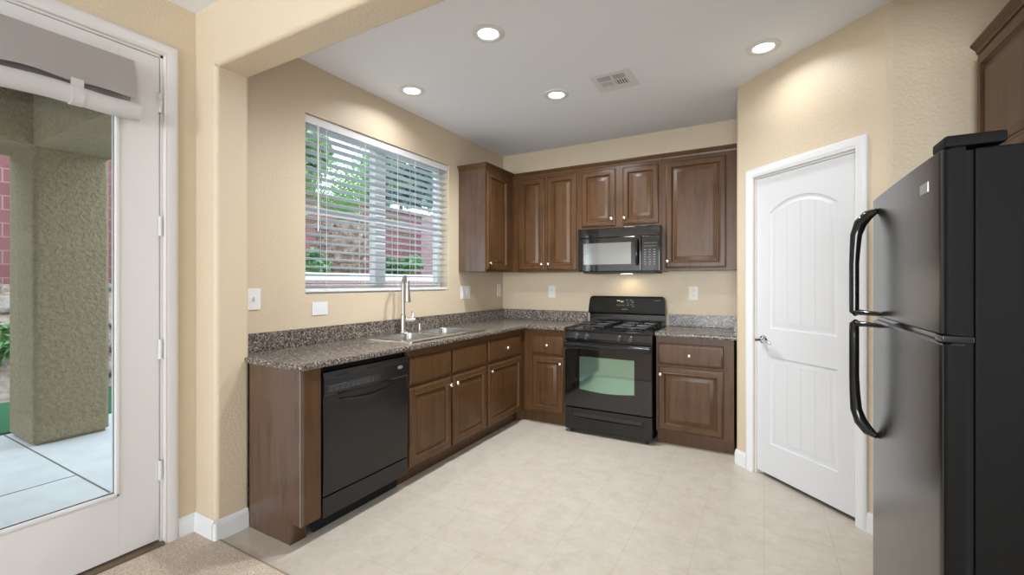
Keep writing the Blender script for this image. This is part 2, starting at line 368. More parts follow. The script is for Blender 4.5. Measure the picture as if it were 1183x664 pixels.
# ------------------------------------------------------------------ pantry door (door_2)
def arch_loop(x0, x1, z0, z1, rise, ins, n=14):
    """panel outline: rectangle with a segmental arch on top; z1 = springing, inset by ins"""
    a, b_ = x0 + ins, x1 - ins; cx = (x0 + x1) / 2; hw = (x1 - x0) / 2
    if rise <= 0: return [(a, z0 + ins), (b_, z0 + ins), (b_, z1 - ins), (a, z1 - ins)]
    rad = (hw * hw + rise * rise) / (2 * rise); cz = z1 + rise - rad; rr = rad - ins
    p = [(a, z0 + ins), (b_, z0 + ins)]
    for i in range(n + 1):
        x = b_ + (a - b_) * i / n; p.append((x, cz + math.sqrt(max(rr * rr - (x - cx) ** 2, 0))))
    return p
def panel_door(w, z0, z1, thick, panels, planks=0, plank_w=.1):
    """slab in local x 0..w, front at y=0, with profiled panels (x0,x1,z0,z1,rise)"""
    b2 = bmesh.new(); edges = []
    def loop(pts, y):
        vs = [b2.verts.new((p[0], y, p[1])) for p in pts]; es = [b2.edges.new((vs[i], vs[(i + 1) % len(vs)])) for i in range(len(vs))]; return vs, es
    ov, oe = loop([(0, z0), (w, z0), (w, z1), (0, z1)], 0); edges += oe; rings = []
    prof = [(.0, 0), (.004, .005), (.012, .008), (.020, .0085), (.030, .004), (.040, .0035)]
    for pa in panels:
        pv, pe = loop(arch_loop(*pa, 0), 0); edges += pe; rings.append((pa, pv))
    bmesh.ops.triangle_fill(b2, edges=edges, use_beauty=True)
    for pa, pv in rings:
        prev = pv
        for ins, dep in prof[1:]:
            cur = [b2.verts.new((p[0], dep, p[1])) for p in arch_loop(*pa, ins)]
            n = len(cur)
            for i in range(n): b2.faces.new((prev[i], prev[(i + 1) % n], cur[(i + 1) % n], cur[i]))
            prev = cur
        base = [b2.verts.new((p[0], .0052, p[1])) for p in arch_loop(*pa, .040)]
        n = len(base)
        for i in range(n): b2.faces.new((prev[i], prev[(i + 1) % n], base[(i + 1) % n], base[i]))
        b2.faces.new(base)
    bk = [b2.verts.new((p[0], thick, p[1])) for p in ((0, z0), (w, z0), (w, z1), (0, z1))]
    for i in range(4): b2.faces.new((ov[i], ov[(i + 1) % 4], bk[(i + 1) % 4], bk[i]))
    b2.faces.new(bk); bmesh.ops.recalc_face_normals(b2, faces=list(b2.faces))
    m_ = MB(); m_._join(b2)
    for pa in panels:                                   # plank strips inside each panel
        ins = .041; lp = arch_loop(*pa, ins); a, c = pa[0] + ins, pa[1] - ins; k = max(1, round((c - a) / plank_w)); pw = (c - a) / k
        hw = (pa[1] - pa[0]) / 2; cx = (pa[0] + pa[1]) / 2
        def top(x):
            if pa[4] <= 0: return pa[3] - ins
            rad = (hw * hw + pa[4] ** 2) / (2 * pa[4]); return pa[3] + pa[4] - rad + math.sqrt((rad - ins) ** 2 - (x - cx) ** 2)
        for i in range(k):
            xa, xb = a + i * pw + (.002 if i else 0), a + (i + 1) * pw - (.002 if i < k - 1 else 0)
            pts = [(xa, pa[2] + ins), (xb, pa[2] + ins)] + [(xb + (xa - xb) * j / 4, top(xb + (xa - xb) * j / 4)) for j in range(5)]
            m_.prism(pts, .0035, .0055, 'y')
    return m_
DW = DS1 - DS0 - .030
d2 = struct(empty('door_2', (P0.x, P0.y, 0), R(-45)), 'white two-panel arched plank pantry door, closed, set in the angled corner wall')
pd = panel_door(DW, .03, 2.05, .036, [(.105, DW - .105, 1.02, 1.80, .085), (.105, DW - .105, .24, .83, 0)], plank_w=.095).build('door_panel', M['pdoor'], d2, 30)
pd.location = (DS0 + .015, .014, 0)
for z in (.245, 1.06, 1.86):
    MB().lathe([(.006, 0), (.006, .09)], (DS1 - .013, .008, z - .045), 'z', 10).box(DS1 - .03, DS1 - .013, .012, .0145, z - .045, z + .045).build('door_hinge', M['hinge'], d2)
hx = DS0 + .075; m_ = MB()
m_.lathe([(.030, .014), (.031, .008), (.024, -.002), (.012, -.006), (.011, -.045)], (hx, 0, .94), 'y', 20)
m_.tube([(hx, -.043, .94), (hx + .03, -.05, .943), (hx + .07, -.05, .938), (hx + .105, -.045, .928), (hx + .115, -.042, .921)], [.011, .010, .008, .007, .005], 10)
m_.lathe([(.013, -.036), (.014, -.044), (.010, -.053), (.002, -.055)], (hx, 0, .94), 'y', 16)
m_.build('door_handle', M['chrome'], d2)['label'] = 'chrome lever handle'

# ------------------------------------------------------------------ patio door (door_1): full glass leaf, hinges right
d1 = struct(empty('door_1', (XP, 0, 0), R(90)), 'white full-glass patio door on the left')
a, c = DY0 + .015, DY1 - .015; gy0, gy1, gz0, gz1 = a + .155, .922,   .322, 2.24
m_ = MB(); Y0, Y1 = .008, .052
m_.box(a, gy0, Y0, Y1, .035, DZ - .015, .002).box(gy1, c, Y0, Y1, .035, DZ - .015, .002).box(gy0, gy1, Y0, Y1, .035, gz0).box(gy0, gy1, Y0, Y1, gz1, DZ - .015)
for x0, x1, z0, z1 in ((gy0 - .0, gy0 + .014, gz0, gz1), (gy1 - .014, gy1, gz0, gz1), (gy0, gy1, gz0, gz0 + .014), (gy0, gy1, gz1 - .014, gz1)):
    m_.box(x0, x1, Y0 - .006, Y1, z0, z1, .003)
m_.build('door_panel', M['patio_white'], d1)
MB().box(gy0 + .012, gy1 - .012, .030, .034, gz0 + .012, gz1 - .012).build('glass_pane', M['glass'], d1)
m_ = MB()
for x0, x1, z0, z1 in ((gy1 - .0155, gy1 - .012, gz0 + .012, gz1), (gy0, gy1 - .012, gz0 + .0125, gz0 + .016)): m_.box(x0, x1, .024, .0295, z0, z1)
m_.build('glazing_gasket', M['gap'], d1)
for z in (.385, .995, 1.615, 2.235):
    h = MB().lathe([(.007, 0), (.007, .10)], (DY1 - .013, .002, z - .05), 'z', 10).box(DY1 - .03, DY1 - .013, .0065, .0085, z - .05, z + .05)
    for k in (-.05, -.017, .017, .047): h.lathe([(.0082, 0), (.0082, .003)], (DY1 - .013, .002, z + k), 'z', 10)
    h.build('door_hinge', M['hinge'], d1)
# relaxed fabric shade tied up at the head of the door
rs = thing('roman_shade', 'taupe fabric shade rolled and tied up at the top of the patio door', 'shade', (XP, 0, 2.18), R(90))
sa, sb = .20, .965; n = 16; loops = []
for i in range(n + 1):
    x = sa + (sb - sa) * i / n; z0 = .022 - .004 * math.sin(i * 1.3); z1 = .21; yy = -.062 - .005 * math.sin(i * .9)
    loops.append([(x, yy, z0), (x, -.058, (z0 + z1) / 2), (x, -.03, z1), (x, -.012, z1), (x, -.05, (z0 + z1) / 2), (x, yy + .006, z0 + .003)])
MB().loft(loops).build('fabric_flap', M['shade'], rs, 50)
MB().box(sa, sb - .006, -.011, -.006, -.05, .212).build('backing_sheet', M['shade'], rs)
loops = []
for i in range(n + 1):
    x = sa - .01 + (sb + .022 - sa) * i / n; zc = -.038 + .004 * math.sin(i * .8)
    loops.append([(x, -.050 + .036 * math.cos(2 * math.pi * k / 14), zc + .041 * math.sin(2 * math.pi * k / 14)) for k in range(14)])
MB().loft(loops).build('rolled_hem', M['shaderoll'], rs, 50)
for x in (.42, .752):
    MB().loft([[(x + dx, -.050 + .0385 * math.cos(a_), -.038 + .044 * math.sin(a_)) for a_ in [2 * math.pi * k / 14 for k in range(14)]] for dx in (-.021, .021)]).box(x - .021, x + .021, -.072, -.069, -.035, .03).build('tie_strap', M['shaderoll'], rs)

# ------------------------------------------------------------------ kitchen window (window_1) + blind
w1 = struct(empty('window_1', (XL, 0, 0), R(90)), 'white two-light vinyl window over the sink')
fy0, fy1 = .095, .15; m_ = MB(); fw = .055
m_.box(WY0, WY0 + fw, fy0, fy1, WZ0, WZ1).box(WY1 - fw, WY1, fy0, fy1, WZ0, WZ1).box(WY0 + fw, WY1 - fw, fy0, fy1, WZ0, WZ0 + fw).box(WY0 + fw, WY1 - fw, fy0, fy1, WZ1 - fw, WZ1)
wm = 2.60
m_.box(wm - .055, wm + .055, fy0 - .01, fy1, WZ0 + fw, WZ1 - fw)
m_.build('window_frame', M['vinyl_white'], w1)
m_ = MB(); zr = 1.83
m_.box(WY0 + fw, wm - .055, fy0 + .005, fy1 - .01, zr - .022, zr + .022).box(wm + .055, WY1 - fw, fy0 + .005, fy1 - .01, zr - .022, zr + .022)
m_.build('window_sash', M['vinyl_white'], w1)
for x0, x1 in ((WY0 + fw, wm - .055), (wm + .055, WY1 - fw)):
    MB().box(x0, x1, fy0 + .028, fy0 + .032, WZ0 + fw, WZ1 - fw).build('glass_pane', M['glass'], w1)
wb = thing('window_blind', 'white horizontal slat blind lowered over the kitchen window', 'blind', (XL, 0, WZ0), R(90))
x0, x1 = WY0 + .008, WY1 - .008; H = WZ1 - WZ0
MB().box(x0, x1, .012, .066, H - .058, H - .004, .002).build('headrail', M['vinyl_white'], wb)
MB().box(x0, x1, .014, .066, .012, .034, .004).build('bottom_rail', M['vinyl_white'], wb)
ns = 20; m_ = MB(); tilt = R(9); hwid = .030
for i in range(ns):
    z = .07 + (H - .06 - .085) * i / (ns - 1)
    lp = []
    for k in range(7):
        s_ = -1 + k / 3; y = .040 + s_ * hwid * math.cos(tilt); zz = z - s_ * hwid * math.sin(tilt) + .003 * (1 - s_ * s_)
        lp.append((y, zz))
    up = [(y, zz + .0028) for y, zz in reversed(lp)]
    m_.loft([[(xx, y, zz) for y, zz in lp + up] for xx in (x0 + .003, x1 - .003)])
m_.build('slats', M['blind'], wb)
m_ = MB()
for x in (x0 + .16, x0 + .5, (x0 + x1) / 2 + .09, x1 - .45, x1 - .14):
    for y in (.0085, .0705): m_.box(x - .0012, x + .0012, y - .001, y + .001, .03, H - .055)
m_.build('ladder_cord', M['plate'], wb)
MB().tube([(x0 + .09, .004, H - .05), (x0 + .09, .002, H - .3), (x0 + .09, .002, .42)], .0055, 8).build('tilt_wand', M['plate'], wb)

# ------------------------------------------------------------------ cabinets
def door_front(x0, x1, z0, z1, raised=True, st=.052):
    """raised-panel front; back at y=0, front at y=-.02"""
    w_, h_ = x1 - x0, z1 - z0
    prof = [(0, 0), (0, -.010), (.004, -.015), (.010, -.0165), (.013, -.0205), (.018, -.0215)]
    if raised:
        prof += [(.042, -.0215), (.046, -.0245), (.051, -.0240), (.056, -.013), (.061, -.0085), (.067, -.0085), (.070, -.012), (.096, -.0195), (.099, -.0215), (.102, -.0215)]
    else:
        prof += [(.022, -.0220)]
    loops = [[(x0 + i, y, z0 + i), (x1 - i, y, z0 + i), (x1 - i, y, z1 - i), (x0 + i, y, z1 - i)] for i, y in prof]
    return MB().loft(loops)
def knob(parent, x, z, y=-.0212):
    MB().lathe([(.007, 0), (.0055, -.006), (.006, -.012), (.013, -.017), (.0155, -.022), (.013, -.027), (.006, -.0295), (.001, -.030)], (x, y, z), 'y', 16).build('knob', M['knob'], parent)['label'] = 'round satin nickel knob'
def base_cabinet(name, label, loc, rz, W, D, doors, drawers, z_top=.892, hollow=False, toe=.075, endside=None):
    t_ = thing(name, label, 'cabinet', loc, rz, 'base cabinets')
    if hollow: prof = [(0, .112), (0, z_top), (.02, z_top), (.02, .66), (D, .66), (D, 0), (toe, 0), (toe, .112)]
    else: prof = [(0, .112), (0, z_top), (D, z_top), (D, 0), (toe, 0), (toe, .112)]
    MB().prism(prof, 0, W, 'x').build('carcass', M['wood'], t_, 0)
    for (a, b_, z0, z1, kx) in doors:
        d = door_front(a, b_, z0, z1).build('door', M['wood'], t_, 25); d.location = (0, -.0005, 0)
        if kx is not None: knob(d, kx, z1 - .055)
    for (a, b_, z0, z1, hk) in drawers:
        d = door_front(a, b_, z0, z1, False).build('drawer_front', M['wood'], t_, 25); d.location = (0, -.0005, 0)
        if hk: knob(d, (a + b_) / 2, (z0 + z1) / 2)
    return t_
FX, FY = -2.02, 3.80
DLEFT = FX - XL - .002
ZD0, ZD1, ZR0, ZR1 = .125, .640, .662, .836
# left run: local x = world y
Y_ = 2.182
base_cabinet('sink_base_cabinet', 'dark walnut sink base with two raised panel doors, right of the dishwasher', (FX, Y_, 0), R(90), 3.128 - Y_, DLEFT,
    [(.014, 2.636 - Y_, ZD0, ZD1, 2.636 - Y_ - .028), (2.66 - Y_, 3.113 - Y_, ZD0, ZD1, 2.66 - Y_ + .028)],
    [(.014, 2.636 - Y_, ZR0, ZR1, False), (2.66 - Y_, 3.113 - Y_, ZR0, ZR1, False)], hollow=True)
Y_ = 3.13
base_cabinet('base_cabinet', 'dark walnut base cabinet with one drawer beside the inside corner, on the window wall', (FX, Y_, 0), R(90), 3.798 - Y_, DLEFT,
    [(.018, 3.715 - Y_, ZD0, ZD1, .018 + .028)], [(.018, 3.715 - Y_, ZR0, ZR1, True)])
# back run
t_ = base_cabinet('base_cabinet', 'narrow dark walnut base cabinet left of the black range', (-2.018, FY, 0), 0, .440, YB - FY - .002,
    [(.10, .418, ZD0, ZD1, .418 - .028)], [(.10, .418, ZR0, ZR1, True)], toe=.05)
MB().prism([(.0, .05), (-.066, -.035), (-.066, -.0), (-.0, .06)], 0, .108).build('toe_filler', M['wood'], t_, 0)
t_ = base_cabinet('base_cabinet', 'wide dark walnut base cabinet right of the black range, by the pantry', (-.776, FY, 0), 0, .576, YB - FY - .002,
    [(.016, .505, ZD0, ZD1, .016 + .022)], [(.016, .505, ZR0, ZR1, True)], toe=.05)
# end panel at the left of the dishwasher
t_ = thing('cabinet_end_panel', 'walnut end panel and filler left of the dishwasher', 'cabinet panel', (FX, 1.41, 0), R(90))
MB().prism([(-.02, .112), (-.02, .892), (.418, .892), (.418, 0), (.065, 0), (.065, .112)], 0, .018, 'x').build('side_panel', M['cabside'], t_, 0)
MB().box(.0185, .114, -.02, 0, .112, .892).box(.0185, .09, .065, .08, 0, .112).build('front_filler', M['wood'], t_, 0)
MB().box(-.0025, -.0005, -.0195, -.012, .113, .89).build('edge_strip', mat('pale_edge_band', (.22, .18, .155), .4), t_, 0)  # narrow pale strip up the front edge of the side panel

# dishwasher
dw = thing('dishwasher', 'black built-in dishwasher under the counter', 'dishwasher', (FX, 1.531, 0), R(90))
W = .640
MB().box(.0, W, .03, .55, .09, .885).build('tub_body', M['gap'], dw)
lo = []
for i in range(9):                                   # slightly bowed door
    z = .212 + (.728 - .212) * i / 8; bow = .006 * math.sin(math.pi * i / 8)
    lo.append((-.020 - bow, z))
m_ = MB(); m_.prism(lo + [(.028, .728), (.028, .212)], .006, W - .006, 'x'); m_.build('door', M['dwpanel'], dw, 50)
m_ = MB(); m_.prism([(-.022, .731), (-.030, .742), (-.030, .822), (-.020, .857), (.028, .857), (.028, .731)], .006, W - .006, 'x')
cp_ = m_.build('control_panel', M['dwpanel'], dw, 0)
m_ = MB(); m_.tube([(.12 + .4 * i / 10, -.030 - .010 * math.sin(math.pi * i / 10), .702 - .018 * math.sin(math.pi * i / 10)) for i in range(11)], .008, 8, .6); m_.build('pocket_shadow_lip', M['dwpanel'], dw)  # thin lip shaped after the arc of the handle pocket's shadow
m_ = MB(); m_.box(.025, .40, -.0312, -.0298, .752, .79, 0); m_.build('button_panel', M['darkglass'], cp_)
m_ = MB()
for i in range(9): m_.box(.04 + i * .036, .04 + i * .036 + .018, -.0318, -.0311, .760, .763).box(.044 + i * .036, .044 + i * .036 + .01, -.0318, -.0311, .772, .776)
m_.box(.035, .15, -.0318, -.0311, .783, .7855); m_.build('panel_print', M['dim'], cp_)
MB().lathe([(.022, -.0295), (.022, -.033), (.018, -.034)], (.56, 0, .80), 'y', 24).xf(Matrix.Translation((0, 0, .80)) @ Matrix.Diagonal((1, 1, .5, 1)) @ Matrix.Translation((0, 0, -.80))).build('badge', M['badge'], cp_)['label'] = 'oval silver badge'
MB().box(.08, .17, -.0285, -.022, .829, .838).build('vent_slot', M['gap'], cp_); MB().box(.30, .39, -.0285, -.022, .831, .840).build('vent_slot', M['gap'], cp_)
MB().prism([(-.018, .098), (-.018, .202), (.0, .206), (.028, .206), (.028, .098)], .006, W - .006, 'x').build('lower_panel', M['dwpanel'], dw, 0)
MB().box(.012, W - .006, .068, .078, .0, .095).build('toe_kick', M['gap'], dw)

# ------------------------------------------------------------------ countertops
CT, CB = .925, .893
HX0, HX1, HY0, HY1 = -2.545, -2.075, 2.265, 3.165
def nose(x0, y0, x1, y1, ox, oy):
    """rounded front edge strip from (x0,y0) to (x1,y1), bulging towards (ox,oy)"""
    e = .016; prof = [(0, CB), (e * .7, CB), (e, CB + .006), (e, CT - .012), (e * .8, CT - .004), (e * .35, CT - .0005), (0, CT)]
    return MB().loft([[(x + ox * d, y + oy * d, z) for d, z in prof] for x, y in ((x0, y0), (x1, y1))])
ct = thing('countertop', 'long L-shaped speckled granite-look countertop under the window', 'countertop', (0, 0, 0))
m_ = MB(); xf_ = -1.991
bx = [(XL + .001, -2.452, JY1 + .003, HY0), (-2.452, HX1, 1.406, HY0), (HX1, xf_, 1.406, HY0), (XL + .001, HX0, HY0, HY1), (HX1, xf_, HY0, HY1), (XL + .001, xf_, HY1, YB - .001), (xf_, -1.578, 3.771, YB - .001)]
for x0, x1, y0, y1 in bx: m_.box(x0, x1, y0, y1, CB, CT)
m_._join(nose(xf_, 1.406, xf_, 3.771, 1, 0).bm); m_._join(nose(xf_ , 3.771, -1.578, 3.771, 0, -1).bm); m_._join(nose(-2.452, 1.406, xf_, 1.406, 0, -1).bm)
m_.loft([[(xf_ + d * math.cos(a_), 1.406 - d * math.sin(a_), z) for d, z in ((0, CB), (.0112, CB), (.016, CB + .006), (.016, CT - .012), (.0128, CT - .004), (.0056, CT - .0005), (0, CT))] for a_ in [R(k * 22.5) for k in range(5)]])
bmesh.ops.remove_doubles(m_.bm, verts=list(m_.bm.verts), dist=.0002)
m_.build('worktop', M['granite'], ct, 40)
BS = 1.034
m_ = MB().box(XL + .001, XL + .021, JY1 + .003, YB - .001, CT + .0005, BS, .002).box(XL + .021, -1.578, YB - .021, YB - .001, CT + .0005, BS, .002); m_.build('backsplash', M['granite'], ct)
ct2 = thing('countertop', 'short granite-look countertop between the range and the pantry wall', 'countertop', (0, 0, 0))
m_ = MB().box(-.778, PLx - .003, 3.771, YB - .001, CB, CT); m_._join(nose(-.778, 3.771, PLx - .003, 3.771, 0, -1).bm); m_.build('worktop', M['granite'], ct2, 40)
m_ = MB().box(-.778, PLx - .003, YB - .021, YB - .001, CT + .0005, BS, .002).box(PLx - .023, PLx - .003, 3.76, YB - .021, CT + .0005, BS, .002); m_.build('backsplash', M['granite'], ct2)

# ------------------------------------------------------------------ sink, faucet, dispenser
sk = thing('kitchen_sink', 'double bowl stainless drop-in sink in the countertop under the window', 'sink', (0, 0, CT))
def rrect(x0, x1, y0, y1, r, n=5): return arc2(x1 - r, y0 + r, r, -90, 0, n) + arc2(x1 - r, y1 - r, r, 0, 90, n) + arc2(x0 + r, y1 - r, r, 90, 180, n) + arc2(x0 + r, y0 + r, r, 180, 270, n)
bas = [(-2.475, -2.105, 2.30, 2.685), (-2.475, -2.105, 2.745, 3.13)]
b2 = bmesh.new(); ed = []
def lp2(pts, z):
    vs = [b2.verts.new((p[0], p[1], z)) for p in pts]; return vs, [b2.edges.new((vs[i], vs[(i + 1) % len(vs)])) for i in range(len(vs))]
ov, oe = lp2(rrect(-2.572, -2.048, 2.238, 3.192, .03), .009); ed += oe
for q_ in bas: v_, e_ = lp2(rrect(*q_, .05), .009); ed += e_
bmesh.ops.triangle_fill(b2, edges=ed, use_beauty=True)
lo_, _ = lp2(rrect(-2.576, -2.044, 2.234, 3.196, .032), .0008)
for i in range(len(ov)): b2.faces.new((ov[i], ov[(i + 1) % len(ov)], lo_[(i + 1) % len(ov)], lo_[i]))
bmesh.ops.recalc_face_normals(b2, faces=list(b2.faces)); m_ = MB(); m_._join(b2); m_.build('rim', M['rimsteel'], sk, 30)
for q_ in bas:
    x0, x1, y0, y1 = q_
    lps = [[(px, py, z) for px, py in rrect(x0 + i, x1 - i, y0 + i, y1 - i, .05)] for i, z in ((0, .009), (.004, .002), (.012, -.14), (.022, -.165), (.04, -.172))]
    bo = MB().loft(lps, False, True).build('bowl', M['steel'], sk, 60)
    MB().lathe([(.042, -.1715), (.040, -.1695), (.03, -.170), (.01, -.1705)], ((x0 + x1) / 2, (y0 + y1) / 2, 0), 'z', 20).build('drain', M['chrome'], bo)
fx, fy_ = -2.525, 2.69
fc = thing('kitchen_faucet', 'tall brushed nickel gooseneck faucet standing behind the sink', 'faucet', (fx, fy_, CT + .0095))
MB().lathe([(.030, 0), (.030, .005), (.022, .012), (.0205, .13), (.0185, .14), (.0155, .146)], (0, 0, 0), 'z', 20).build('base', M['nickel'], fc)
dx, dy = .885, -.466; pts = [(0, 0, .14), (0, 0, .375)]; ra = .05
for i in range(1, 13):
    a_ = math.pi * i / 12; k = ra - ra * math.cos(a_); pts.append((dx * k, dy * k, .385 + ra * math.sin(a_) * 1.1))
pts.append((dx * 2 * ra, dy * 2 * ra, .36))
MB().tube(pts, .0145, 14).build('spout', M['nickel'], fc, 60)
ex, ey = dx * 2 * ra, dy * 2 * ra
MB().lathe([(.0145, .372), (.0165, .365), (.0175, .33), (.024, .265), (.025, .25), (.023, .243)], (ex, ey, 0), 'z', 18).build('spray_head', M['nickel'], fc)
lv = MB(); lv.tube([(.012, .012, .095), (.04, .045, .095), (.062, .07, .096)], [.015, .014, .012], 12); lv.tube([(.045, .05, .105), (.040, .046, .15), (.046, .053, .165), (.052, .06, .15), (.050, .056, .105)], .004, 8); lv.build('lever', M['nickel'], fc)
sd = thing('soap_dispenser', 'small nickel air gap cap beside the faucet', 'sink fitting', (-2.535, 2.90, CT + .0095))
MB().lathe([(.021, 0), (.021, .004), (.016, .006), (.016, .045), (.013, .053), (.004, .056)], (0, 0, 0), 'z', 18).build('cap', M['nickel'], sd)

# ------------------------------------------------------------------ gas range
rg = thing('gas_range', 'black freestanding gas range between the base cabinets', 'stove', (-1.555, 3.72, 0))
W = .765; D = .655
MB().box(.004, W - .004, .045, D, .032, .895).build('body', M['black'], rg)
MB().box(.004, W - .004, .020, .045, .812, .895).box(0, W, .0, .64, .895, .914, .006).box(.0, W, .0, .02, .9, .916, .006).build('cooktop', M['black'], rg)
MB().prism([(.0, .815), (-.002, .84), (.006, .893), (.05, .893), (.05, .815)], .002, W - .002, 'x').build('control_panel', M['black'], rg, 0)
for x in (.115, .205, .495, .592):
    k = MB().lathe([(.026, .004), (.026, -.004), (.021, -.008), (.019, -.026), (.016, -.029)], (x, 0, .853), 'y', 20); k.box(x - .005, x + .005, -.034, -.006, .834, .872, .002); k.build('knob', M['knobblack'], rg)
    pr = MB(); pr.box(x - .006, x + .004, -.0035, -.002, .884, .8855); pr.build('knob_mark', M['mark'], rg)
od = MB(); od.box(.003, W - .003, -.018, .043, .236, .808, .006); od = od.build('oven_door', M['darkglass'], rg)
MB().box(.004, W - .004, -.050, -.018, .752, .800, .012, 3).build('handle', M['black'], od)
m_ = MB(); xs = [.143 + (.622 - .143) * i / 10 for i in range(11)]
top_ = [(x, .684) for x in reversed(xs)]; bot_ = [(x, .40 - .018 * math.sin(math.pi * i / 10)) for i, x in enumerate(xs)]
m_.prism(bot_ + top_, -.0192, -.0178, 'y'); m_.build('oven_window', M['ovenglass'], od, 0)
dr = MB(); dr.box(.003, W - .003, -.010, .043, .036, .226, .005)
dr = dr.build('storage_drawer', M['black'], rg)
m_ = MB(); m_.tube([(.075, -.014, .18), (.075, -.014, .147), (.2, -.02, .143), (.38, -.023, .142), (.56, -.02, .143), (.69, -.014, .147), (.69, -.014, .18)], .0075, 8)
m_.box(.07, .695, -.0135, -.0095, .150, .188); m_.build('handle', M['darkglass'], dr)
for x in (.05, W - .05):
    for y in (.03, .55): MB().lathe([(.014, 0), (.014, .036)], (x, y, 0), 'z', 12).build('foot', M['blackmat'], rg)
for x in (.20, .565):                                # burners and grates
    for y in (.175, .455):
        bb_ = MB().lathe([(.055, .912), (.052, .918), (.036, .920), (.036, .928), (.030, .932), (.004, .933)], (x, y, 0), 'z', 24); bb_.build('burner', M['burner'], rg)
    gt = MB(); x0, x1, y0, y1 = x - .135, x + .135, .06, .575; r_ = .006; zt = .947
    gt.tube([(x0, y0, zt), (x1, y0, zt)], r_, 6).tube([(x0, y1, zt), (x1, y1, zt)], r_, 6).tube([(x0, y0, zt), (x0, y1, zt)], r_, 6).tube([(x1, y0, zt), (x1, y1, zt)], r_, 6).tube([(x0, .315, zt), (x1, .315, zt)], r_, 6)
    for y in (.175, .455):
        for a_ in (0, 90, 180, 270):
            c_, s_ = math.cos(R(a_)), math.sin(R(a_)); L_ = .135 if a_ % 180 == 0 else .125
            gt.tube([(x + c_ * .03, y + s_ * .03, zt + .004), (x + c_ * .07, y + s_ * .07, zt + .006), (x + c_ * L_, y + s_ * L_, zt)], r_, 6)
    for px in (x0, x1):
        for py in (y0, .315, y1): gt.tube([(px, py, zt), (px, py, .914)], r_, 6)
    gt.build('burner_grate', M['iron'], rg)
bl_ = []
for z, i_, y0, y1 in ((.905, .012, .615, .655), (1.018, .012, .618, .655), (1.028, .010, .588, .655), (1.034, .008, .583, .655), (1.048, .008, .588, .655), (1.12, .012, .600, .655), (1.165, .016, .608, .655), (1.183, .022, .611, .655), (1.192, .031, .614, .654), (1.197, .045, .620, .650)):
    bl_.append([(i_, y0, z), (W - i_, y0, z), (W - i_, y1, z), (i_, y1, z)])
bgd = MB().loft(bl_).build('backguard', M['black'], rg, 25)
def slope(x0, x1, z0, z1):                          # thin plate on the sloping upper backguard
    f_ = lambda z: .588 + (z - 1.048) / (1.188 - 1.048) * .024
    return [[(x0, f_(z) - .0025, z), (x1, f_(z) - .0025, z), (x1, f_(z) + .002, z), (x0, f_(z) + .002, z)] for z in (z0, z1)]
MB().loft(slope(.29, .47, 1.085, 1.165)).build('display', M['darkglass'], bgd, 0)
m_ = MB()
for x, z in ((.30, 1.158), (.315, 1.158), (.335, 1.15), (.35, 1.15)): m_.loft([[(a, b_ - .001, c) for a, b_, c in l_] for l_ in slope(x, x + .009, z - .009, z)])
m_.build('clock_digits', M['clock'], bgd, 0)
def print_mark(x, z, w_=.012, h_=.005): MB().loft([[(a, b_ - .001, c) for a, b_, c in l_] for l_ in slope(x, x + w_, z, z + h_)]).build('button_print', M['mark'], bgd, 0)
for i in range(5): print_mark(.298 + i * .016, 1.110, .008, .004)
for x, z in ((.40, 1.13), (.40, 1.11), (.435, 1.145), (.45, 1.135), (.435, 1.115), (.45, 1.10), (.39, 1.158), (.43, 1.16)): print_mark(x, z)
print_mark(.345, 1.070, .06, .0035); print_mark(.655, 1.158, .05, .0025)

# ------------------------------------------------------------------ wall cabinets
UZ0, UZ1 = 1.437, 2.425
UFY, UFX = 4.08, -2.29
def crown(x0, x1, ends=(0, 0), yb=0, ztop=2.462, e0=None):
    prof = [(0, UZ1 - .012), (-.006, UZ1 - .010), (-.008, UZ1 + .004), (-.016, UZ1 + .014), (-.024, UZ1 + .024), (-.028, ztop - .008), (-.028, ztop), (0, ztop)]
    m_ = MB(); m_.loft([[(x0 + (y if ends[0] else 0), y, z) for y, z in prof], [(x1 - (y if ends[1] else 0), y, z) for y, z in prof]])
    if ends[0]:
        m_.loft([[(x0 + y, y, z) for y, z in prof], [(x0 + y, yb, z) for y, z in prof]])
    if ends[1]:
        m_.loft([[(x1 - y, y, z) for y, z in prof], [(x1 - y, yb, z) for y, z in prof]])
    return m_.box(x0, x1, 0, max(yb, .02), UZ1 + .0005, ztop - .001)
def wall_cabinet(name, label, loc, rz, W, D, z0, doors, ends=(0, 0), side_mat=None, kz=None, cw=None):
    t_ = thing(name, label, 'cabinet', loc, rz, 'wall cabinets')
    MB().box(0, W, 0, D, z0, UZ1).build('carcass', M['wood'], t_, 0)
    for a, b_, c0, c1, kx in doors:
        d = door_front(a, b_, c0, c1).build('door', M['wood'], t_, 25); d.location = (0, -.0005, 0)
        if kx is not None: knob(d, kx, c0 + .058)
    crown(0, W if cw is None else cw, ends, D).build('crown_moulding', M['wood'], t_, 30)
    return t_
UD0, UD1 = 1.457, 2.385
t_ = wall_cabinet('wall_cabinet', 'one-door wall cabinet on the window wall, its side facing out', (UFX, 3.54, 0), R(90), UFY - .002 - 3.54, UFX - XL - .002, UZ0, [(.014, .405, UD0, UD1, .014 + .026)], (1, 0), cw=UFY - .03 - 3.54)
MB().box(-.0035, -.0004, .0, UFX - XL - .004, UZ0, UZ1 - .012).build('side_skin', M['cabside'], t_, 0)['label'] = 'smooth reflective side skin'
X_ = UFX + .001
wall_cabinet('wall_cabinet', 'pair of tall raised panel wall cabinet doors between the corner and the microwave', (X_, UFY, 0), 0, -1.56 - X_, YB - UFY - .002, UZ0,
    [(-2.225 - X_, -1.922 - X_, UD0, UD1, -1.922 - X_ - .026), (-1.896 - X_, -1.583 - X_, UD0, UD1, -1.896 - X_ + .022)])
X_ = -1.558
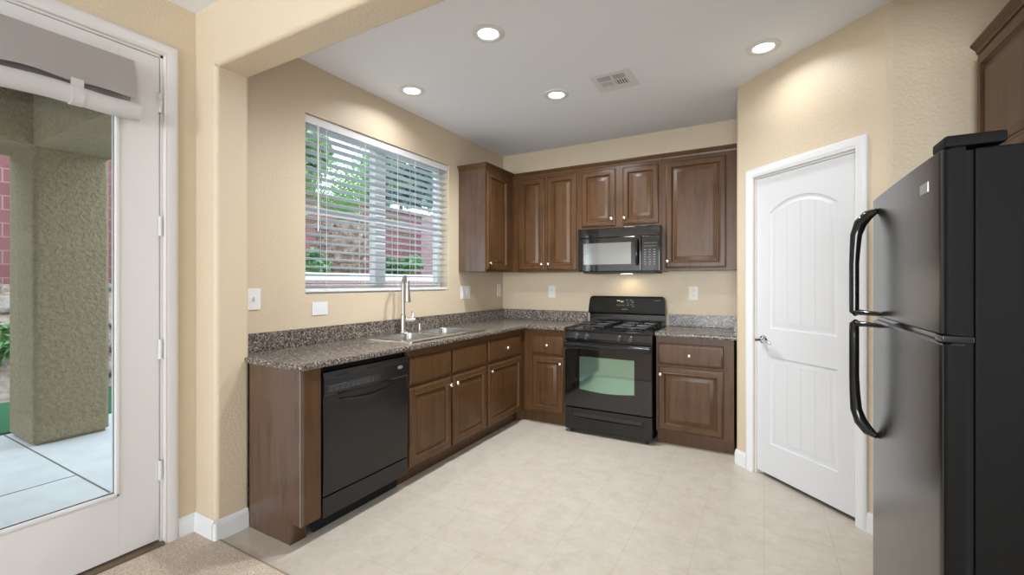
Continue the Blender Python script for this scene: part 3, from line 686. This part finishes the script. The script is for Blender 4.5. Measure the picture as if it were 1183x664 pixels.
wall_cabinet('wall_cabinet', 'short two-door wall cabinet over the microwave', (X_, UFY, 0), 0, -.785 - X_, YB - UFY - .002, 1.838,
    [(-1.530 - X_, -1.200 - X_, 1.862, UD1, -1.2 - X_ - .030), (-1.132 - X_, -.812 - X_, 1.862, UD1, -1.132 - X_ + .022)])
X_ = -.783
wall_cabinet('wall_cabinet', 'large single-door wall cabinet right of the microwave', (X_, UFY, 0), 0, PLx - .004 - X_, YB - UFY - .002, UZ0,
    [(-.753 - X_, -.271 - X_, UD0, UD1, -.753 - X_ + .022)])
wall_cabinet('wall_cabinet', 'wall cabinet high above the refrigerator at the right edge', (.887, RY - .002, 0), R(-90), 1.62, XR - .887 - .002, 1.84,
    [(.05, .74, 1.86, UD1, .72), (.80, 1.57, 1.86, UD1, .82)])

# ------------------------------------------------------------------ microwave over the range
mw = thing('microwave', 'black over-the-range microwave hood under the short wall cabinet', 'microwave', (-1.535, 3.985, 1.415))
W = .752; H = .418
MB().box(0, W, .02, YB - 3.985 - .003, .014, H, .003).build('body', M['black'], mw)
MB().box(.002, W - .002, -.004, .02, .332, H - .002, .004).build('vent_grille', M['darkglass'], mw)
for i in range(7): MB().box(.05 + i * .1, .05 + i * .1 + .05, -.006, .0, H - .012, H - .007).build('vent_slot', M['gap'], mw)
dd = MB().box(.002, .592, -.010, .02, .018, .328, .006).build('door', M['darkglass'], mw)
MB().prism([(.058, .082), (.505, .082), (.505, .278), (.058, .278)], -.0112, -.0098, 'y').build('window', M['mwglass'], dd, 0)
m_ = MB(); m_.tube([(.560, -.012, .075), (.560, -.036, .095), (.560, -.042, .18), (.560, -.036, .275), (.560, -.012, .295)], .0115, 10); m_.build('handle', M['black'], dd, 60)
kp = MB().box(.596, W - .002, -.008, .02, .018, .328, .005).build('control_panel', M['darkglass'], mw)
m_ = MB()
for r_ in range(7):
    for c_ in range(3): m_.box(.620 + c_ * .040, .620 + c_ * .040 + .014, -.0092, -.0078, .075 + r_ * .021, .079 + r_ * .021)
m_.box(.618, .728, -.0092, -.0078, .235, .2365).box(.618, .728, -.0092, -.0078, .262, .2635); m_.build('keypad_print', M['mark'], kp)
MB().box(.045, W - .045, .03, .33, 0, .014).build('underside_vent', M['blackmat'], mw)
hl = MB().box(.34, .44, .24, .31, -.003, .0).build('hood_lamp', M['hoodlens'], mw)
lo_ = area_light('hood_lamp_light', (.39, .275, -.008), (R(-12), 0, 0), .09, .06, HOOD_W, (1, .84, .62)); lo_.parent = mw

# ------------------------------------------------------------------ refrigerator
FXX, FY0, FY1 = .372, 1.445, 2.232
fg = thing('refrigerator', 'black top-freezer refrigerator standing at the right', 'refrigerator', (0, 0, 0))
MB().box(.432, 1.14, FY0 + .004, FY1 - .004, .03, 1.648, .006).build('cabinet_body', M['fridgeside'], fg)
MB().box(.44, 1.1, FY0 + .03, FY1 - .03, 0.0, .03).build('base_grille', M['blackmat'], fg)
def fdoor(name, z0, z1):
    n = 12; pts = []
    r_ = .016
    for i in range(n + 1):                            # gently bowed front with rounded edges
        y = FY0 + r_ + (FY1 - FY0 - 2 * r_) * i / n; s_ = (2 * i / n - 1); pts.append((FXX - .004 * (1 - s_ * s_), y))
    near = [(FXX + r_ - r_ * math.cos(R(a_)), FY0 + r_ - r_ * math.sin(R(a_))) for a_ in (75, 50, 25)]
    far = [(FXX + r_ - r_ * math.cos(R(a_)), FY1 - r_ + r_ * math.sin(R(a_))) for a_ in (25, 50, 75)]
    poly = [(.415, FY0), (FXX + r_, FY0)] + near + pts + far + [(FXX + r_, FY1), (.415, FY1)]
    m_ = MB(); cx, cy = .40, (FY0 + FY1) / 2
    def ins(p, d): return (p[0] + (d if p[0] < .41 else 0), p[1] + (d if p[1] < cy else -d) * (1 if abs(p[1] - cy) > .3 else 0))
    m_.loft([[(*ins(p, .006), z0) for p in poly], [(*p, z0 + .006) for p in poly], [(*p, z1 - .006) for p in poly], [(*ins(p, .006), z1) for p in poly]])
    o = m_.build(name, M['fridge'], fg, 40); o.data.materials.append(M['fridgeside'])
    for p in o.data.polygons:
        if abs(p.normal.y) > .85: p.material_index = 1
    return o
fz = fdoor('freezer_door', 1.202, 1.655); fd = fdoor('fridge_door', .09, 1.186)
MB().box(.415, .432, FY0 + .012, FY1 - .012, .09, 1.186).box(.415, .432, FY0 + .012, FY1 - .012, 1.202, 1.645).build('door_gasket', M['gap'], fg)
MB().box(.385, .425, FY0 + .012, FY1 - .012, 1.1865, 1.2015).build('divider_strip', M['black'], fg)
HYc = 2.165
def handle(parent, zs):
    # zs: attach end z (far from the split), split-side z
    za, zb = zs; d = 1 if za > zb else -1
    pts = [(.368, HYc - .04, za), (.345, HYc - .02, za - d * .012), (.325, HYc, za - d * .04), (.312, HYc + .004, za - d * .085), (.308, HYc + .005, za - d * .15), (.306, HYc + .005, (za + zb) / 2), (.306, HYc + .005, zb + d * .05), (.306, HYc + .004, zb + d * .012), (.312, HYc - .006, zb + d * .004)]
    m_ = MB(); m_.tube(pts, [.010, .019, .021, .019, .017, .016, .016, .0155, .012], 12)
    m_.tube([(.306, HYc + .004, zb + d * .0105), (.34, HYc - .04, zb + d * .0095), (.366, HYc - .09, zb + d * .0095), (.372, HYc - .115, zb + d * .0095)], [.012, .010, .009, .006], 10)
    m_.build('handle', M['black'], parent, 60)
handle(fz, (1.60, 1.206)); handle(fd, (.755, 1.182))
MB().box(FXX - .0035, FXX + .004, 1.535, 1.600, 1.565, 1.592, .001).build('badge', M['badge'], fz)['label'] = 'small silver badge'
m_ = MB().box(.380, .489, FY0 + .006, FY0 + .10, 1.6555, 1.684, .006); m_.build('hinge_cover', M['fridgeside'], fg)
m_ = MB().box(.375, .432, FY0 + .004, FY0 + .06, 1.1865, 1.2015, .002).lathe([(.009, 1.186), (.009, 1.202)], (.385, FY0 + .02, 0), 'z', 12); m_.build('hinge', M['fridgeedge'], fg)

# ------------------------------------------------------------------ wall plates
def plate(name, label, cat, loc, rz, w_, h_, kind, m=None):
    t_ = thing(name, label, cat, loc, rz, 'wall plates')
    m = m or M['plate']
    MB().box(-w_ / 2, w_ / 2, -.006, -.0005, -h_ / 2, h_ / 2, .0025).build('cover_plate', m, t_)
    if kind == 'toggle':
        MB().box(-.005, .005, -.016, -.005, -.008, .014, .002).build('toggle', m, t_)
    elif kind == 'blank':
        MB().box(-.03, .03, -.0075, -.005, -.016, .016, .001).build('insert', m, t_)
    elif kind == 'rockers':
        for x in (-.038, .038): MB().box(x - .017, x + .017, -.009, -.005, -.034, .034, .002).build('rocker', m, t_)
    elif kind == 'rocker': MB().box(-.017, .017, -.009, -.005, -.034, .034, .002).build('rocker', m, t_)
    elif kind == 'duplex':
        for z in (-.022, .022):
            s_ = MB().lathe([(.017, -.0055), (.017, -.008), (.015, -.0085)], (0, 0, z), 'y', 20).build('socket', m, t_)
            q_ = MB().box(-.007, -.005, -.0092, -.0084, z - .001, z + .008).box(.005, .007, -.0092, -.0084, z - .001, z + .008).lathe([(.0025, -.0084), (.0025, -.0092)], (0, 0, z - .008), 'y', 8); q_.build('slot', M['slot'], s_)
    return t_
plate('switch_plate', 'white toggle switch plate on the wall left of the window', 'light switch', (XL, 1.528, 1.233), R(90), .078, .125, 'toggle')
plate('wall_plate', 'white sideways plate just below the window\'s left end', 'wall plate', (XL, 1.973, 1.156), R(90), .122, .088, 'blank')
plate('switch_plate', 'white double switch plate under the cabinet on the window wall', 'light switch', (XL, 3.648, 1.233), R(90), .165, .128, 'rockers')
plate('outlet_plate', 'white plate on the window wall close to the corner', 'outlet', (XL, 4.302, 1.243), R(90), .088, .135, 'rocker')
plate('outlet_plate', 'white outlet on the back wall left of the range', 'outlet', (-1.985, YB, 1.233), 0, .080, .125, 'duplex')
plate('outlet_plate', 'ivory outlet on the back wall right of the range', 'outlet', (-.564, YB, 1.233), 0, .082, .126, 'duplex', M['ivory'])

# ------------------------------------------------------------------ ceiling fittings
def downlight(loc, label, power=1.0):
    t_ = thing('recessed_downlight', label, 'ceiling light', (loc[0], loc[1], ZC - .0005), 0, 'recessed ceiling lights')
    MB().lathe([(.098, 0), (.098, -.004), (.092, -.008), (.074, -.012), (.064, -.010), (.058, -.004)], (0, 0, 0), 'z', 36, False).build('trim_ring', M['trim'], t_, 60)
    MB().lathe([(.062, -.004), (.045, -.0065), (.001, -.0075)], (0, 0, 0), 'z', 30).build('lens', M['lens'], t_, 60)
    l_ = area_light('downlight_lamp', (0, 0, -.014), (0, 0, 0), .11, .11, DOWNLIGHT_W * power, (.94, .97, 1.0), 'DISK', 150); l_.parent = t_
downlight((-1.385, 2.171), 'round ceiling downlight nearest the header, largest in view')
downlight((-2.293, 2.535), 'round ceiling downlight close above the window', .2)
downlight((-1.383, 3.137), 'round ceiling downlight left of the air vent', 1.4)
downlight((-.003, 3.126), 'round ceiling downlight nearest the pantry door wall', .13)
for i, (x, y) in enumerate(((-1.2, -.6), (1.4, -.6), (-1.2, -2.6), (1.4, -2.6))):  # unseen ceiling lamps added behind the camera for soft fill
    t_ = thing('recessed_downlight', 'unseen front room downlight added as fill behind the viewpoint', 'ceiling light', (x, y, ZC - .0005), 0, 'added front room fill lights')
    MB().lathe([(.098, 0), (.092, -.008), (.064, -.010), (.058, -.004)], (0, 0, 0), 'z', 30, False).build('trim_ring', M['trim'], t_, 60)
    MB().lathe([(.062, -.004), (.001, -.0075)], (0, 0, 0), 'z', 24).build('lens', M['lens'], t_, 60)
    l_ = area_light('downlight_lamp', (0, 0, -.014), (0, 0, 0), .11, .11, ROOM_FILL_W, (.94, .97, 1.0), 'DISK', 150); l_.parent = t_
vt = thing('air_vent', 'white ceiling air vent grille between the downlights', 'air vent', (-.928, 3.12, ZC - .0005), 0)
vx, vy = .140, .145; xs_ = [-vx, -.100, -.007, .007, .092, vx]; ys_ = [-vy, -.100, -.022, -.010, .075, vy]
m_ = MB()
for a in range(5):
    for c in range(5):
        if a in (1, 3) and c in (1, 3): continue
        m_.box(xs_[a], xs_[a + 1], ys_[c], ys_[c + 1], -.007, -.0008)
bmesh.ops.remove_doubles(m_.bm, verts=list(m_.bm.verts), dist=.0001)
m_.build('frame', M['trim'], vt, 0)
for a in (1, 3):
    for c in (1, 3):
        m_ = MB(); x0, x1, y0, y1 = xs_[a], xs_[a + 1], ys_[c], ys_[c + 1]
        if c == 1:
            for i in range(5):
                y = y0 + (y1 - y0) * (i + .5) / 5; m_.box(x0, x1, y - .002, y + .002, -.0065, -.003)
        else:
            nb = 8 if a == 1 else 5
            for i in range(nb):
                x = x0 + (x1 - x0) * (i + .5) / nb; m_.prism([(x - .004, -.0065), (x + .003, -.0025), (x + .0035, -.0035), (x - .0035, -.0072)], y0, y1, 'y')
        m_.build('louvre_panel', M['trim'], vt, 0)
MB().box(-vx + .02, vx - .02, -vy + .02, vy - .02, -.0007, 0).build('duct_shade_sheet', mat('duct_shade_tone', (.05, .05, .05), .9), vt)  # flat dark sheet stands for the shade inside an unmodelled duct

# ------------------------------------------------------------------ outdoors
GZ = -.05
struct(MB().box(-6.0, XP - T - .02, -5, 12, -.16, GZ).build('patio_slab', M['concrete']), 'pale concrete patio slab')
m_ = MB().box(-6.0, XP - T - .02, 1.245, 1.257, GZ - .004, GZ + .0012).box(-4.3, -4.288, -5, 1.245, GZ - .004, GZ + .0012); struct(m_.build('patio_joint', mat('slab_joint', (.16, .15, .14), .9)))
cx0, cx1, cy0, cy1 = -5.98, -5.33, 1.275, 1.785
cl = tag(MB().prism([(cx0, cy0 + .04), (cx0 + .04, cy0), (cx1 - .04, cy0), (cx1 - .01, cy0 + .01), (cx1, cy0 + .04), (cx1, cy1 - .04), (cx1 - .04, cy1), (cx0 + .04, cy1), (cx0, cy1 - .04)], GZ + .03, 2.48).box(cx0 + .05, cx1 - .03, cy0 + .03, cy1 - .03, GZ, GZ + .04).build('stucco_column', M['stucco'], None, 60), 'square olive stucco patio column outside the glass door', 'column')
m_ = MB().box(-5.98, XP - T - .005, cy0 + .005, cy1 - .005, 2.481, 2.9).box(-5.98, -5.33, -5, cy0 + .005, 2.481, 2.9).box(-5.98, XP - T - .005, -5, cy1, 2.9, 3.0)
struct(m_.build('patio_cover', M['stucco'], None, 0), 'stucco patio cover beams and soffit')
struct(MB().box(-7.5, -6.0, -6, 12, -.16, -.03).build('ground', M['turf'], None, 0), 'strip of green artificial turf')['kind'] = 'structure'
# sloping rocky bank
bk = MB(); nx_, ny_ = 8, 60; rnd = random.Random(3); grid = {}
b2 = bk.bm
for i in range(nx_ + 1):
    for j in range(ny_ + 1):
        x = -7.45 - 3.2 * i / nx_; y = -6 + 22 * j / ny_
        z = -.06 + min(1.0, (i / nx_) * 1.45) * 1.45 + (rnd.uniform(-.06, .06) if i else 0)
        grid[i, j] = b2.verts.new((x, y, z))
for i in range(nx_):
    for j in range(ny_): b2.faces.new((grid[i, j], grid[i, j + 1], grid[i + 1, j + 1], grid[i + 1, j]))
bmesh.ops.recalc_face_normals(b2, faces=list(b2.faces))
struct(bk.build('ground_bank', M['earth'], None, 60), 'sloping rocky planting bank')
def bank_z(x): return -.06 + min(1.0, ((-7.45 - x) / 3.2) * 1.45) * 1.45
o = struct(MB().box(-11, 13, -.09, .09, -.2, 3.45).box(-11, 13, -.12, .12, 3.45, 3.52).build('boundary_wall', M['block'], None, 0), 'red block boundary wall along the yard'); o.location = (-9.75, 4, 0); o.rotation_euler = (0, 0, R(90))
o = struct(MB().box(-10.5, -3, -.09, .09, -.2, 3.5).build('side_wall', M['block2'], None, 0), 'pink block side wall of the yard'); o.location = (0, 11.2, 0)
rw = thing('retaining_wall', 'low pink block planter wall with pale cap outside the window', 'garden wall', (-5.1, 2.9, 0), R(90))
MB().box(0, 8.2, -.1, .1, -.1, 1.36).build('block_face', M['block2'], rw, 0)
MB().box(-.02, 8.2, -.13, .13, 1.36, 1.46, .008).build('cap', M['cap'], rw)
struct(MB().box(-7.44, -5.21, 2.95, 11.1, -.1, 1.2).build('planter_soil', M['earth'], None, 0), 'raised planter soil')
# rocks on the bank
def rock_mesh(seed):
    rr = random.Random(seed); b3 = bmesh.new(); bmesh.ops.create_icosphere(b3, subdivisions=2, radius=1)
    d = Vector((rr.uniform(.8, 1.3), rr.uniform(.8, 1.3), rr.uniform(.55, .8)))
    for v in b3.verts: v.co = Vector((v.co.x * d.x, v.co.y * d.y, v.co.z * d.z)) * rr.uniform(.86, 1.1)
    m_ = MB(); m_._join(b3); return m_
protos = [tag(rock_mesh(k).build('garden_rock', M['rock'], None, 20), 'pale rough rock among the rocks on the bank beyond the patio', 'rock', 'rocks on the bank') for k in range(4)]
rr = random.Random(5); k = 0
for ix in range(5):
    x = -7.72 - .42 * ix
    for iy in range(10):
        y = .9 + .42 * iy + rr.uniform(-.05, .05) + .18 * (ix % 2)
        if abs(x + 8.0) < .6 and .75 < y < 2.25: continue
        p_ = protos[k % 4]; o = p_ if k < 4 else p_.copy()
        if k >= 4: COL.objects.link(o)
        s_ = rr.uniform(.10, .145); o.location = (x + rr.uniform(-.04, .04), y, bank_z(x) + s_ * .35); o.scale = (s_, s_, s_); o.rotation_euler = (0, 0, rr.uniform(0, 6)); k += 1
# foliage
def crown_mesh(seed, n, rad, leafl=.16, leafw=.05, squash=.8, hollow=.35):
    rr = random.Random(seed); b3 = bmesh.new()
    blobs = [(Vector((rr.gauss(0, .45), rr.gauss(0, .45), rr.gauss(0, .4 * squash))) * rad, rr.uniform(.35, .6) * rad) for _ in range(9)]
    for i in range(n):
        c, r_ = blobs[i % 9]; d = Vector((rr.gauss(0, 1), rr.gauss(0, 1), rr.gauss(0, 1))).normalized(); p = c + d * r_ * rr.uniform(hollow, 1)
        ax = Vector((rr.gauss(0, 1), rr.gauss(0, 1), rr.gauss(-.3, .6))).normalized(); sd_ = ax.cross(Vector((rr.gauss(0, 1), rr.gauss(0, 1), rr.gauss(0, 1)))).normalized()
        L_ = leafl * rr.uniform(.7, 1.3); w_ = leafw * rr.uniform(.8, 1.3); nn = ax.cross(sd_) * w_ * .4
        vs = [b3.verts.new(q_) for q_ in (p, p + ax * L_ * .5 + sd_ * w_ + nn, p + ax * L_, p + ax * L_ * .5 - sd_ * w_ + nn)]
        b3.faces.new(vs)
    m_ = MB(); m_._join(b3); return m_
def tree(label, x, y, zb, zc, rad, m, seed, n=4200, ll=.2, lw=.06):
    t_ = thing('garden_tree', label, 'tree', (x, y, zb), 0, 'trees beyond the garden wall')
    MB().tube([(0, 0, 0), (.05, .03, (zc - zb) * .5), (0, .1, zc - zb)], [.13, .1, .05], 8).build('trunk', M['trunk'], t_)
    cr = crown_mesh(seed, n, rad, ll, lw).build('crown', m, t_, 0); cr.location = (0, 0, zc - zb)
tree('leafy green tree behind the boundary wall, left in the window', -12.6, 8.0, .0, 5.2, 1.5, M['leaf'], 11, 9000, .28, .09)
tree('blue-green tree behind the boundary wall, in the middle of the window', -12.6, 13.2, .0, 5.4, 1.6, M['leafblue'], 12, 10000, .28, .09)
tree('blue-green tree behind the side wall, right in the window', -7.6, 14.4, .0, 5.2, 1.5, M['leafblue'], 13, 9000, .28, .09)
tree('bushy green tree against the side wall, right in the window', -2.4, 14.4, .0, 4.8, 1.4, M['leafblue'], 14, 5000, .28, .09)
tree('tall leafy tree at the far corner of the yard walls', -11.4, 19.2, .0, 7.6, 2.0, M['leafblue'], 15, 10000, .34, .11)
tree('tall leafy tree far behind the boundary wall', -18.0, 11.0, .0, 7.6, 2.2, M['leafblue'], 16, 10000, .34, .11)
# palm
pm = thing('pineapple_palm', 'short thick palm with diamond bark outside the window', 'palm', (-6.45, 5.35, 1.2))
prof = [(.26, 0), (.33, .15), (.36, .45), (.40, .8), (.38, 1.05), (.22, 1.2)]
m_ = MB(); m_.lathe(prof, (0, 0, 0), 'z', 20)
for rI in range(8):
    for k in range(11):
        a_ = 2 * math.pi * (k + .5 * (rI % 2)) / 11; z = .05 + rI * .14; rd = .30 + .1 * min(1, z / .8)
        if z > 1.08: rd -= .06
        c_, s_ = math.cos(a_), math.sin(a_); tw = .085
        m_.loft([[(c_ * rd - s_ * tw, s_ * rd + c_ * tw, z), (c_ * (rd - .03), s_ * (rd - .03), z - .06), (c_ * rd + s_ * tw, s_ * rd - c_ * tw, z), (c_ * (rd - .03), s_ * (rd - .03), z + .1)], [(c_ * (rd + .08) - s_ * tw * .6, s_ * (rd + .08) + c_ * tw * .6, z + .07), (c_ * (rd + .07), s_ * (rd + .07), z + .03), (c_ * (rd + .08) + s_ * tw * .6, s_ * (rd + .08) - c_ * tw * .6, z + .07), (c_ * (rd + .07), s_ * (rd + .07), z + .10)]])
m_.build('trunk', M['bark'], pm, 20)
rr = random.Random(2); m_ = MB(); b3 = bmesh.new()
for k in range(34):
    a_ = 2 * math.pi * k / 34 * 5.3; el = R(rr.uniform(15, 80)); L_ = rr.uniform(1.3, 2.0); p = Vector((0, 0, 1.15)); d = Vector((math.cos(a_) * math.cos(el), math.sin(a_) * math.cos(el), math.sin(el)))
    for i in range(22):
        st = L_ / 22; p2 = p + d * st; sd_ = d.cross(Vector((0, 0, 1))).normalized(); up_ = sd_.cross(d)
        b3.faces.new([b3.verts.new(q_) for q_ in (p + sd_ * .008, p2 + sd_ * .008, p2 - sd_ * .008, p - sd_ * .008)])
        if i > 2:
            ll = .34 * math.sin(math.pi * min(1, (i + 2) / 25)) + .05
            for sg in (-1, 1):
                tip = p + sd_ * sg * ll * .8 + d * ll * .55 + up_ * ll * .15
                b3.faces.new([b3.verts.new(q_) for q_ in (p, p + d * .028, tip)])
        p = p2; d = (d + Vector((0, 0, -.055))).normalized()
m_._join(b3); m_.build('fronds', M['frond'], pm, 0)
def shrub(label, x, y, z, rad, m, seed, n=900):
    t_ = thing('garden_shrub', label, 'shrub', (x, y, z), 0, 'shrubs in the yard')
    MB().tube([(0, 0, -.05), (.02, 0, rad * .6)], [.03, .015], 6).build('stem', M['trunk'], t_)
    cr = crown_mesh(seed, n, rad * .75, .1, .03, .7, .2).build('foliage', m, t_, 0); cr.location = (0, 0, rad * .8)
shrub('green shrub on the bank, left of the stucco column', -8.0, 1.5, bank_z(-8.0), .42, M['leaf'], 21)
shrub('green shrub in the planter, left of the palm', -5.9, 4.35, 1.2, .35, M['leaf'], 22)
shrub('green shrub in the planter, right of the palm', -6.3, 6.6, 1.2, .55, M['leaf'], 23, 1300)
shrub('low shrub in the planter, right in the window', -6.0, 8.3, 1.2, .45, M['leafblue'], 24)
